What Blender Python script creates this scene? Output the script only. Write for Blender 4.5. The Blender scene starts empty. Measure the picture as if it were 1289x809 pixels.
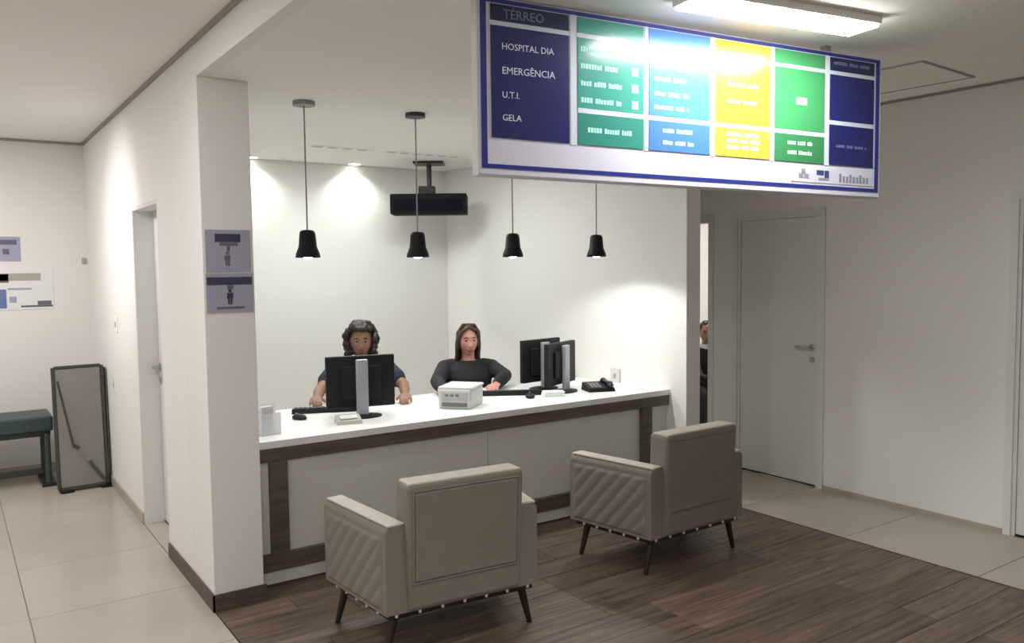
import bpy, bmesh, math, random
from mathutils import Vector, Matrix
random.seed(7)
SC = bpy.context.scene
C = SC.collection
R = math.radians
PI = math.pi

# ------------------------------------------------------------------ camera
F_PX, YAW, PITCH, ROLL, CAM_H = 1038.5, R(34.52), R(3.771), R(-0.657), 1.68
cam_d = bpy.data.cameras.new('camera')
cam_d.sensor_fit = 'HORIZONTAL'; cam_d.sensor_width = 36.0
cam_d.lens = 36.0 * F_PX / 1289.0
cam_d.clip_start = 0.05
cam = bpy.data.objects.new('camera', cam_d); C.objects.link(cam)
fwd = Vector((math.sin(YAW)*math.cos(PITCH), math.cos(YAW)*math.cos(PITCH), -math.sin(PITCH)))
rt = Vector((math.cos(YAW), -math.sin(YAW), 0)); up = rt.cross(fwd)
rr = math.cos(ROLL)*rt + math.sin(ROLL)*up
uu = -math.sin(ROLL)*rt + math.cos(ROLL)*up
m3 = Matrix((rr, uu, -fwd)).transposed().to_4x4(); m3.translation = (0, 0, CAM_H)
cam.matrix_world = m3
SC.camera = cam

# ------------------------------------------------------------------ world, colour management
w = bpy.data.worlds.new('world'); SC.world = w; w.use_nodes = True
w.node_tree.nodes['Background'].inputs[0].default_value = (0.9, 0.95, 1.0, 1)
w.node_tree.nodes['Background'].inputs[1].default_value = 0.15
SC.view_settings.view_transform = 'Standard'; SC.view_settings.look = 'None'
SC.view_settings.gamma = 1.0; SC.view_settings.use_curve_mapping = False
SC.view_settings.exposure = 0.3
try:
    SC.cycles.max_bounces = 10; SC.cycles.diffuse_bounces = 6; SC.cycles.sample_clamp_indirect = 4
except Exception: pass

def light(name, kind, loc, energy, color=(1, 1, 1), size=.1, rot=None, spot=None, blend=.5, size_y=None):
    l = bpy.data.lights.new(name, kind); l.energy = energy; l.color = color
    if kind == 'AREA':
        l.size = size
        if size_y: l.shape = 'RECTANGLE'; l.size_y = size_y
    else: l.shadow_soft_size = size
    if spot: l.spot_size = spot; l.spot_blend = blend
    o = bpy.data.objects.new(name, l); C.objects.link(o); o.location = loc
    if rot: o.rotation_euler = rot
    return o
WARM = (1.0, .93, .84); COOL = (.97, 1.0, .98)
# ceiling lamps out of view, then a wall spot and a niche fill without fixtures
light('area_lamp_hall', 'AREA', (-.3, 3.6, 2.74), 22, (1, .975, .95), 1.2, size_y=.25)
light('area_lamp_hall_far', 'AREA', (-.4, 6.4, 2.74), 32, (1, .96, .93), .9, size_y=.9)
light('area_lamp_hall_behind', 'AREA', (-.2, -.3, 2.74), 54, (1, .98, .96), 1.2, size_y=.25)
light('area_lamp_side_room', 'AREA', (6.6, 5.6, 2.7), 34, (1, .97, .92), 1.2, size_y=.6)
light('hall_glow_spot', 'SPOT', (-.7, 5.7, 2.7), 60, (1, 1, .98), .05, Vector((1.73, .55, -.75)).to_track_quat('-Z', 'Y').to_euler(), R(50), .9)  # unseen spot added for the bright patch on the left hallway wall
light('niche_fill_light', 'AREA', (2.6, 5.6, 2.585), 24, COOL, 1.2, size_y=.3)  # fill light for the niche, without a fixture of its own

# ------------------------------------------------------------------ materials
MATS = {}
def mat(name, col, rough=.5, metal=0, noise=0, nscale=20, bump=0, bscale=80, coat=0, emit=None, estr=0, alpha=None, coatr=.05, rnd=0, spec=.5, trans=0):
    if name in MATS: return MATS[name]
    m = bpy.data.materials.new(name); m.use_nodes = True
    nt = m.node_tree; b = nt.nodes['Principled BSDF']
    b.inputs['Base Color'].default_value = (*col, 1); b.inputs['Roughness'].default_value = rough
    b.inputs['Metallic'].default_value = metal; b.inputs['Coat Weight'].default_value = coat
    b.inputs['Coat Roughness'].default_value = coatr; b.inputs['Coat IOR'].default_value = 1.6
    b.inputs['Specular IOR Level'].default_value = spec
    if trans: b.inputs['Transmission Weight'].default_value = trans
    tc = nt.nodes.new('ShaderNodeTexCoord')
    if noise or rnd:
        hsv = nt.nodes.new('ShaderNodeHueSaturation'); hsv.inputs['Color'].default_value = (*col, 1)
        n = nt.nodes.new('ShaderNodeTexNoise'); n.inputs['Scale'].default_value = nscale; n.inputs['Detail'].default_value = 4
        nt.links.new(tc.outputs['Object'], n.inputs['Vector'])
        mr = nt.nodes.new('ShaderNodeMapRange')
        mr.inputs[3].default_value = 1-noise; mr.inputs[4].default_value = 1+noise
        nt.links.new(n.outputs['Fac'], mr.inputs[0]); src = mr.outputs[0]
        if rnd:
            oi = nt.nodes.new('ShaderNodeObjectInfo'); m2 = nt.nodes.new('ShaderNodeMapRange')
            m2.inputs[3].default_value = 1-rnd; m2.inputs[4].default_value = 1+rnd
            nt.links.new(oi.outputs['Random'], m2.inputs[0])
            mu = nt.nodes.new('ShaderNodeMath'); mu.operation = 'MULTIPLY'
            nt.links.new(src, mu.inputs[0]); nt.links.new(m2.outputs[0], mu.inputs[1]); src = mu.outputs[0]
        nt.links.new(src, hsv.inputs['Value']); nt.links.new(hsv.outputs[0], b.inputs['Base Color'])
    if bump:
        n2 = nt.nodes.new('ShaderNodeTexNoise'); n2.inputs['Scale'].default_value = bscale
        nt.links.new(tc.outputs['Object'], n2.inputs['Vector'])
        bp = nt.nodes.new('ShaderNodeBump'); bp.inputs['Strength'].default_value = bump; bp.inputs['Distance'].default_value = .003
        nt.links.new(n2.outputs['Fac'], bp.inputs['Height']); nt.links.new(bp.outputs[0], b.inputs['Normal'])
    if emit: b.inputs['Emission Color'].default_value = (*emit, 1); b.inputs['Emission Strength'].default_value = estr
    if alpha is not None: b.inputs['Alpha'].default_value = alpha
    MATS[name] = m; return m

def wood_mat(name, c1, c2, rnd, rough=.45, axis='X'):
    m = bpy.data.materials.new(name); m.use_nodes = True; nt = m.node_tree; b = nt.nodes['Principled BSDF']
    N = nt.nodes.new; L = nt.links.new
    tc = N('ShaderNodeTexCoord'); oi = N('ShaderNodeObjectInfo')
    add = N('ShaderNodeVectorMath'); add.operation = 'ADD'
    cmb = N('ShaderNodeCombineXYZ'); mul = N('ShaderNodeMath'); mul.operation = 'MULTIPLY'; mul.inputs[1].default_value = 37
    L(oi.outputs['Random'], mul.inputs[0]); L(mul.outputs[0], cmb.inputs[1]); L(mul.outputs[0], cmb.inputs[0])
    L(tc.outputs['Object'], add.inputs[0]); L(cmb.outputs[0], add.inputs[1])
    mp = N('ShaderNodeMapping'); mp.inputs['Scale'].default_value = {'X': (1.3, 22, 22), 'Z': (22, 22, 1.3)}[axis]
    L(add.outputs[0], mp.inputs[0])
    n = N('ShaderNodeTexNoise'); n.inputs['Scale'].default_value = 1.6; n.inputs['Detail'].default_value = 6; n.inputs['Roughness'].default_value = .65
    L(mp.outputs[0], n.inputs['Vector'])
    cr = N('ShaderNodeValToRGB'); cr.color_ramp.elements[0].position = .34; cr.color_ramp.elements[1].position = .68
    cr.color_ramp.elements[0].color = (*c1, 1); cr.color_ramp.elements[1].color = (*c2, 1)
    L(n.outputs['Fac'], cr.inputs[0])
    hsv = N('ShaderNodeHueSaturation'); mr = N('ShaderNodeMapRange'); mr.inputs[3].default_value = 1-rnd; mr.inputs[4].default_value = 1+rnd
    L(oi.outputs['Random'], mr.inputs[0]); L(mr.outputs[0], hsv.inputs['Value']); L(cr.outputs[0], hsv.inputs['Color'])
    L(hsv.outputs[0], b.inputs['Base Color']); b.inputs['Roughness'].default_value = rough
    bp = N('ShaderNodeBump'); bp.inputs['Strength'].default_value = .15; bp.inputs['Distance'].default_value = .002
    L(n.outputs['Fac'], bp.inputs['Height']); L(bp.outputs[0], b.inputs['Normal'])
    return m

M_wall = mat('white_wall_paint', (.79, .78, .765), .85, noise=.015, nscale=3, bump=.08, bscale=120)
M_niche = mat('niche_wall_paint', (.80, .795, .77), .85, noise=.01, nscale=3, bump=.08, bscale=120)
M_col = mat('column_paint', (.78, .77, .765), .8, noise=.01, nscale=3, bump=.06, bscale=120)
M_ceil = mat('ceiling_paint', (.85, .83, .80), .9, noise=.01, nscale=2)
M_gap = mat('shadow_gap_trim', (.33, .31, .28), .8)
M_tile = mat('cream_porcelain_tile', (.46, .42, .355), .22, noise=.07, nscale=2.5, rnd=.03)
M_grout = mat('grout', (.42, .37, .30), .8)
M_plank = wood_mat('dark_wood_plank', (.06, .04, .03), (.20, .135, .095), .22, .42)
M_base = wood_mat('dark_wood_baseboard', (.06, .043, .035), (.12, .09, .07), .05, .5)
M_frame = wood_mat('walnut_frame', (.085, .068, .055), (.15, .12, .10), .05, .5)
M_tanbase = mat('tan_baseboard', (.42, .37, .31), .4)
M_door = mat('white_door_lacquer', (.70, .70, .69), .45)
M_doorf = mat('door_frame_paint', (.72, .72, .715), .45)
M_dark = mat('black_plastic', (.008, .008, .010), .5, spec=.3)
M_dark2 = mat('black_metal', (.02, .02, .022), .35)
M_steel = mat('brushed_steel', (.45, .45, .46), .3, metal=1)
M_silver = mat('silver_plastic', (.36, .37, .42), .35, metal=.3)
M_top = mat('white_laminate', (.86, .86, .84), .3)
M_panel = mat('white_counter_panel', (.70, .70, .68), .4)
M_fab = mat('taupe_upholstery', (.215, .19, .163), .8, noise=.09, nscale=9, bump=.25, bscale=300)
M_fab2 = mat('upholstery_lit_top', (.52, .49, .44), .7, noise=.05, nscale=12)  # paler fabric for arm and back tops, imitating light from above
M_legm = mat('dark_wood_leg', (.022, .012, .008), .35)
M_stud = mat('pale_stud', (.75, .72, .66), .3)
M_grey = mat('grey_plastic', (.24, .23, .215), .5, noise=.06, nscale=8)
M_teal = mat('teal_vinyl', (.035, .06, .07), .45)
M_paper = mat('white_paper', (.78, .78, .80), .6)
M_signp = mat('lavender_paper', (.36, .355, .46), .55)
M_ink = mat('navy_ink', (.045, .045, .10), .5)
M_ink2 = mat('grey_ink', (.13, .13, .16), .5)
M_cord = mat('pendant_cord', (.28, .27, .26), .5)

# ------------------------------------------------------------------ mesh helpers
def obj(name, bm, m, parent=None, smooth=False, link=True):
    global T_OBJ
    me = bpy.data.meshes.new(name)
    bmesh.ops.recalc_face_normals(bm, faces=bm.faces)
    bm.to_mesh(me); bm.free()
    for x in (m if isinstance(m, (list, tuple)) else [m]): me.materials.append(x)
    if smooth:
        for p in me.polygons: p.use_smooth = True
    o = bpy.data.objects.new(name, me); C.objects.link(o)
    if parent is not None: o.parent = parent
    return o
def NB(): return bmesh.new()
def append(bm, src, T=None):
    vm = []
    for v in src.verts: vm.append(bm.verts.new(T @ v.co if T is not None else v.co))
    for f in src.faces:
        nf = bm.faces.new([vm[v.index] for v in f.verts]); nf.material_index = f.material_index
    return vm
def box(bm, x0, x1, y0, y1, z0, z1, bev=0, M=None, mi=0, seg=2):
    x0, x1 = min(x0, x1), max(x0, x1); y0, y1 = min(y0, y1), max(y0, y1); z0, z1 = min(z0, z1), max(z0, z1)
    P = [(x0,y0,z0),(x1,y0,z0),(x1,y1,z0),(x0,y1,z0),(x0,y0,z1),(x1,y0,z1),(x1,y1,z1),(x0,y1,z1)]
    if not bev:
        v = [bm.verts.new(M @ Vector(p) if M is not None else p) for p in P]
        for f in ((0,3,2,1),(4,5,6,7),(0,1,5,4),(1,2,6,5),(2,3,7,6),(3,0,4,7)): bm.faces.new([v[i] for i in f]).material_index = mi
        return v
    t = bmesh.new(); v = [t.verts.new(p) for p in P]
    for f in ((0,3,2,1),(4,5,6,7),(0,1,5,4),(1,2,6,5),(2,3,7,6),(3,0,4,7)): t.faces.new([v[i] for i in f])
    bev = min(bev, .45*min(x1-x0, y1-y0, z1-z0))
    bmesh.ops.bevel(t, geom=list(t.edges), offset=bev, segments=seg, affect='EDGES', profile=.5)
    t.verts.index_update(); r = append(bm, t, M); t.free(); return r
def hexa(bm, pts):   # 8 points: bottom 4 ccw, top 4 ccw
    v = [bm.verts.new(p) for p in pts]
    for f in ((0,3,2,1),(4,5,6,7),(0,1,5,4),(1,2,6,5),(2,3,7,6),(3,0,4,7)): bm.faces.new([v[i] for i in f])
    return v
def lathe(bm, prof, seg=28, M=None, cap=True):
    rings = []
    for r, z in prof:
        rings.append([bm.verts.new((r*math.cos(2*PI*i/seg), r*math.sin(2*PI*i/seg), z)) for i in range(seg)])
    for a, b in zip(rings, rings[1:]):
        for i in range(seg): bm.faces.new((a[i], a[(i+1) % seg], b[(i+1) % seg], b[i]))
    if cap:
        bm.faces.new(rings[0][::-1]); bm.faces.new(rings[-1])
    vs = [v for r in rings for v in r]
    if M is not None:
        for v in vs: v.co = M @ v.co
    return vs
def tube(bm, p, q, r0, r1=None, seg=14):
    p, q = Vector(p), Vector(q); r1 = r0 if r1 is None else r1
    d = q-p; M = Matrix.Translation(p) @ d.to_track_quat('Z', 'Y').to_matrix().to_4x4()
    return lathe(bm, [(r0, 0), (r1, d.length)], seg, M)
SPH = {}
def sphere(bm, c, r, seg=20, rings=14, M=None):
    k = (seg, rings)
    if k not in SPH:
        t = bmesh.new(); bmesh.ops.create_uvsphere(t, u_segments=seg, v_segments=rings, radius=1); t.verts.index_update()
        SPH[k] = ([v.co.copy() for v in t.verts], [[v.index for v in f.verts] for f in t.faces]); t.free()
    r = r if isinstance(r, (tuple, list)) else (r, r, r)
    T = Matrix.Translation(c) @ (M if M is not None else Matrix.Identity(4)) @ Matrix.Diagonal((*r, 1))
    vs = [bm.verts.new(T @ q) for q in SPH[k][0]]
    for f in SPH[k][1]: bm.faces.new([vs[i] for i in f])
    return vs
def prism(bm, poly, z0, z1):   # vertical prism from xy polygon
    a = [bm.verts.new((x, y, z0)) for x, y in poly]; b = [bm.verts.new((x, y, z1)) for x, y in poly]
    bm.faces.new(a[::-1]); bm.faces.new(b); n = len(poly)
    for i in range(n): bm.faces.new((a[i], a[(i+1) % n], b[(i+1) % n], b[i]))
def thing(name, label, cat, loc=(0, 0, 0), rz=0, group=None):
    o = bpy.data.objects.new(name, None); C.objects.link(o); o.location = loc; o.rotation_euler = (0, 0, rz)
    o.empty_display_size = .1
    o['label'] = label; o['category'] = cat
    if group: o['group'] = group
    return o
def tag(o, label, cat, group=None):
    o['label'] = label; o['category'] = cat
    if group: o['group'] = group
    return o
def copy_tree(o, parent=None):
    c = o.copy(); C.objects.link(c)
    if parent is not None: c.parent = parent
    for ch in list(o.children): copy_tree(ch, c)
    return c
def struct(name, bm, m, parent=None, label=None):
    o = obj(name, bm, m, parent)
    if parent is None: o['kind'] = 'structure'
    if label: o['label'] = label
    return o
def sbox(name, *a, m=None, parent=None, bev=0):
    bm = NB(); box(bm, *a, bev=bev); return struct(name, bm, m, parent)
def pbox(name, par, m, *a, bev=0):
    bm = NB(); box(bm, *a, bev=bev); return obj(name, bm, m, par)
def text_mesh(name, s, size, m, parent, loc, rot, align='LEFT', ext=.0006):
    cu = bpy.data.curves.new(name, 'FONT'); cu.body = s; cu.size = size; cu.extrude = ext; cu.align_x = align; cu.resolution_u = 2
    t = bpy.data.objects.new(name+'_tmp', cu); C.objects.link(t)
    dg = bpy.context.evaluated_depsgraph_get(); me = bpy.data.meshes.new_from_object(t.evaluated_get(dg))
    bpy.data.objects.remove(t); me.materials.clear(); me.materials.append(m)
    o = bpy.data.objects.new(name, me); C.objects.link(o); o.parent = parent; o.location = loc; o.rotation_euler = rot
    return o

# ================================================================== SETTING
XC, XC2, YC, XE, XW, XR, YF = 1.03, 1.274, 4.11, 4.31, 4.47, 5.335, 7.9
ZL, ZH = 2.6, 2.77
YB = -3.2
# floor base with tile and plank pieces
fl = sbox('floor', -2.2, 8.2, YB, 8.2, -.12, -.012, m=M_grout); fl['label'] = 'cream tile and dark plank floor'
def tiles(xs, ys):
    cache = {}
    for i in range(len(xs)-1):
        for j in range(len(ys)-1):
            wx, wy = xs[i+1]-xs[i], ys[j+1]-ys[j]; k = (round(wx, 3), round(wy, 3))
            if k not in cache:
                bm = NB(); g = .0022; box(bm, -wx/2+g, wx/2-g, -wy/2+g, wy/2-g, -.012, 0, bev=.001, seg=1)
                o = obj('tile', bm, M_tile, fl); cache[k] = o
            else:
                o = cache[k].copy(); C.objects.link(o)
            o.location = ((xs[i]+xs[i+1])/2, (ys[j]+ys[j+1])/2, 0)
tiles([-2.13, -1.33, -.53, .27, XC-.002], [YB, -1.85, -1.05, -.25, .55, 1.35, 2.15, 2.95, 3.75, 4.55, 5.35, 6.15, 6.95, YF])
tiles([XW+.002, XR], [YB, -1.85, -1.05, -.25, .55, 1.35, 2.15, 2.95, 3.75, 4.55, 5.35, 6.15, 6.9])
tiles([XR+.0, 6.2, 7.0, 7.8], [4.3, 5.1, 5.9, 6.7])
tiles([XC+.1, 1.9, 2.7, 3.5, 4.3], [4.9, 5.55, 6.2, 6.9])
# planks along X
pw = .19; cache = {}; y = -.3; row = 0
while y < 4.9-.01:
    x = XC; first = True; y1 = min(y+pw, 4.9)
    while x < XW-.01:
        ln = random.choice([.35, .6, .85]) if first else 1.2
        first = False
        if XW-(x+ln) < .12: ln = XW-x
        ln = min(ln, XW-x); k = (round(ln, 2), round(y1-y, 3))
        bm = NB(); g = .0013; box(bm, -ln/2+g, ln/2-g, -(y1-y)/2+g, (y1-y)/2-g, -.012, .002, bev=.0012, seg=1)
        o = obj('plank', bm, M_plank, fl); o.location = (x+ln/2, (y+y1)/2, 0)
        x += ln
    y = y1; row += 1
bm = NB(); box(bm, XW-.036, XW, 4.9, 6.9, -.012, .0); obj('threshold', bm, M_tile, fl)
bm = NB(); box(bm, XC, XW, YB, -.3, -.012, .001); o = obj('plank_field', bm, M_plank, fl); o['kind'] = 'stuff'

# ceilings
c1 = sbox('ceiling', XC+.06, XW-.06, YB, 7.1, ZL, ZL+.1, m=M_ceil); c1['label'] = 'lowered lounge ceiling'
c2 = sbox('ceiling', -2.2, XC, YB, 8.1, ZH, ZH+.1, m=M_ceil); c2['label'] = 'left hallway ceiling'
c3 = sbox('ceiling', XW, 5.5, YB, 7.1, ZH, ZH+.1, m=M_ceil); c3['label'] = 'right corridor ceiling'
c4 = sbox('ceiling', 5.5, 8.2, 3.9, 7.1, ZH, ZH+.1, m=M_ceil)
# step face of the lowered ceiling, flush with the hallway wall
sbox('trim_4', XC+.0005, XC+.06, YB, 4.5, ZL, ZH, m=M_wall)
sbox('trim_5', XW-.06, XW, YB, 7.0, ZL, ZH, m=M_ceil)
# shadow gaps as solid strips, their shade put into the dark colour
sbox('trim_1', XC-.016, XC-.001, YB, YF, ZH-.022, ZH-.001, m=M_gap)
sbox('trim_2', -2.1, XC-.016, YF-.016, YF-.001, ZH-.02, ZH-.001, m=M_gap)
sbox('trim_3', XR-.012, XR-.001, YB, 7.0, ZH-.016, ZH-.001, m=M_gap)

# left hallway wall with the doorway
DY0, DY1, DZ, DZL = 5.08, 5.85, 2.05, 2.09
wl = NB()
box(wl, XC, 1.22, 4.5005, DY0, 0, ZH); box(wl, XC, 1.22, DY1, YF+.1, 0, ZH); box(wl, XC, 1.22, DY0, DY1, DZL, ZH)
struct('wall_inner_left', wl, M_wall)
sbox('wall_column_left', XC, XC2, YC, 4.5, .0, ZL, m=M_col, bev=.002)
sbox('wall_far_left', -2.2, XC, YF, YF+.12, 0, ZH, m=M_wall)
sbox('wall_left', -2.3, -2.1, YB, 8.0, 0, ZH, m=M_wall)
sbox('wall_back', -2.2, 5.5, YB-.12, YB, 0, ZH, m=M_wall)
# niche
sbox('wall_niche_back', 1.16, 4.2, 6.9, 7.02, 0, ZL, m=M_niche)
wn = NB(); prism(wn, [(XE, YC+.002), (XW-.035, YC+.002), (XW-.035, 7.02), (4.0, 7.02), (4.0, 6.9)], 0, ZL)
struct('wall_niche_right', wn, M_niche)
sbox('wall_column_right', XE-.012, XW-.035, YC-.03, YC+.002, 0, ZL, m=M_col)
sbox('wall_corridor_end', XW-.035, XR, 6.9, 7.02, 0, ZH, m=M_wall)
# right wall: door_2 near, doorway_3 open
RD0, RD1 = 3.734, 4.50
OD0, OD1 = 4.80, 5.60
ND0, ND1 = 1.50, 2.37
wr = NB()
for a, b in ((YB, ND0), (ND1, RD0), (RD1, OD0), (OD1, 7.0)): box(wr, XR, XR+.14, a, b, 0, ZH)
for a, b in ((ND0, ND1), (RD0, RD1), (OD0, OD1)): box(wr, XR, XR+.14, a, b, DZ, ZH)
struct('wall_right', wr, M_wall)
sbox('wall_side_room_far', 7.9, 8.0, 3.9, 7.1, 0, ZH, m=M_wall)
sbox('wall_side_room_back', XR+.14, 8.0, 6.95, 7.07, 0, ZH, m=M_wall)
sbox('wall_side_room_front', XR+.14, 8.0, 3.9, 4.02, 0, ZH, m=M_wall)

def door(name, x, y0, y1, side, hy, label, recess=.03, DZ=DZ, casing=True, jd=.13):
    # side=+1: leaf lies behind plane x (towards +X), seen from -X
    d = bpy.data.objects.new(name, None); C.objects.link(d); d['kind'] = 'structure'; d['label'] = label
    d.location = (x, (y0+y1)/2, 0); yy = (y0+y1)/2
    bm = NB(); box(bm, recess, recess+.04, y0-yy+.022, y1-yy-.022, .012, DZ-.022, bev=.002)
    leaf = obj('door_leaf', bm, M_door, d)
    bm = NB()
    for a, b in ((y0+.0005, y0+.02), (y1-.02, y1-.0005)): box(bm, .001, jd, a-yy, b-yy, 0, DZ-.02)
    box(bm, .001, jd, y0-yy+.0005, y1-yy-.0005, DZ-.02, DZ-.0005)
    if casing:
        for a, b in ((y0-.045, y0-.0005), (y1+.0005, y1+.045)): box(bm, -.012, -.0005, a-yy, b-yy, 0, DZ)
        box(bm, -.012, -.0005, y0-yy-.045, y1-yy+.045, DZ, DZ+.045)
    obj('door_frame', bm, M_doorf, d)
    h = hy-yy; s = 1 if h < 0 else -1
    bm = NB(); lathe(bm, [(.026, 0), (.026, .008), (.012, .009), (.010, .045)], 16, Matrix.Translation((recess, h, 1.05)) @ Matrix.Rotation(-PI/2, 4, 'Y'))
    box(bm, recess-.052, recess-.036, min(h-.01*s, h+.12*s), max(h-.01*s, h+.12*s), 1.04, 1.06, bev=.004)
    obj('door_handle', bm, M_steel, leaf)
    bm = NB(); lathe(bm, [(.024, 0), (.024, .006), (.006, .007), (.006, .009)], 16, Matrix.Translation((recess, h, .96)) @ Matrix.Rotation(-PI/2, 4, 'Y'))
    obj('lock_plate', bm, M_steel, leaf)
    bm = NB(); box(bm, recess, recess+.04, y0-yy+.02, y1-yy-.02, 0.002, .011)
    obj('door_sweep', bm, M_dark, leaf)
    return d
door('door_1', XC, DY0, DY1, 1, DY1-.075, 'white door recessed in the left hallway wall', .125, DZL, False, .17)
door('door_2', XR, RD0, RD1, 1, RD0+.07, 'white door facing the corridor beside the open doorway', .012)
door('door_3', XR, ND0, ND1, 1, ND0+.07, 'white door at the right edge', .012)
bm = NB()
for a, b in ((OD0+.0005, OD0+.018), (OD1-.018, OD1-.0005)): box(bm, -.002+XR, XR+.144, a, b, 0, DZ-.018)
box(bm, XR-.002, XR+.144, OD0+.0005, OD1-.0005, DZ-.018, DZ-.0005)
for a, b in ((OD0-.045, OD0-.0005), (OD1+.0005, OD1+.045)): box(bm, XR-.012, XR-.0005, a, b, 0, DZ)
box(bm, XR-.012, XR-.0005, OD0-.045, OD1+.045, DZ, DZ+.045)
struct('trim_6', bm, M_doorf, label='frame of the open doorway')
sbox('trim_8', XC-.001, XC+.125, DY0+.021, DY1-.021, -.011, .001, m=M_tile)

# baseboards
bm = NB(); box(bm, XC-.012, XC, YC-.012, DY0, 0, .085, bev=.002); box(bm, XC-.012, XC2+.012, YC-.012, YC, 0, .085, bev=.002)
struct('baseboard_column', bm, M_base)
sbox('baseboard_left', XC-.012, XC, DY1, YF, 0, .075, m=M_tanbase)
sbox('baseboard_far', -2.1, XC-.012, YF-.012, YF, 0, .075, m=M_tanbase)
bm = NB(); box(bm, XR-.01, XR, ND1+.05, RD0-.05, 0, .03); box(bm, XR-.01, XR, YB, ND0-.05, 0, .03); box(bm, XR-.01, XR, RD1+.05, OD0-.05, 0, .03)
struct('baseboard_right', bm, M_tanbase)
bm = NB(); box(bm, XE-.012, XW-.035, YC-.042, YC-.0305, 0, .085, bev=.002)
struct('baseboard_column_right', bm, M_base)
sbox('trim_9', XW-.006, XW+.006, YB, YC-.045, -.011, .004, m=M_base)

# ================================================================== COUNTER
ct = thing('reception_counter', 'long white reception counter with brown wooden frame and white panels', 'counter', (0, 0, 0))
X0, X1 = XC2+.002, XE-.014
bm = NB(); box(bm, X0, X1, 4.238, 5.16, .745, .785, bev=.003); obj('worktop', bm, M_top, ct)
pbox('top_rail', ct, M_frame, X0, X1, 4.245, 4.29, .672, .745, bev=.002)
pbox('bottom_rail', ct, M_frame, X0, X1, 4.245, 4.29, .085, .175, bev=.002)
for a, b in ((1.367, 1.462), (4.03, 4.125)):
    pbox('post', ct, M_frame, a, b, 4.242, 4.292, .175, .672, bev=.002)
for a, b in ((X0, 1.367), (1.462, 2.745), (2.748, 4.03), (4.125, X1)):
    pbox('front_panel', ct, M_panel, a+.001, b-.001, 4.275, 4.295, .175, .672)
pbox('kick_board', ct, M_panel, X0, X1, 4.262, 4.285, .014, .085)
pbox('base_strip', ct, M_base, X0, X1, 4.258, 4.29, .0, .014)
for a in (X0+.02, 2.75, X1-.05): pbox('support_panel', ct, M_panel, a, a+.03, 4.31, 5.1, .0, .745)

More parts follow.
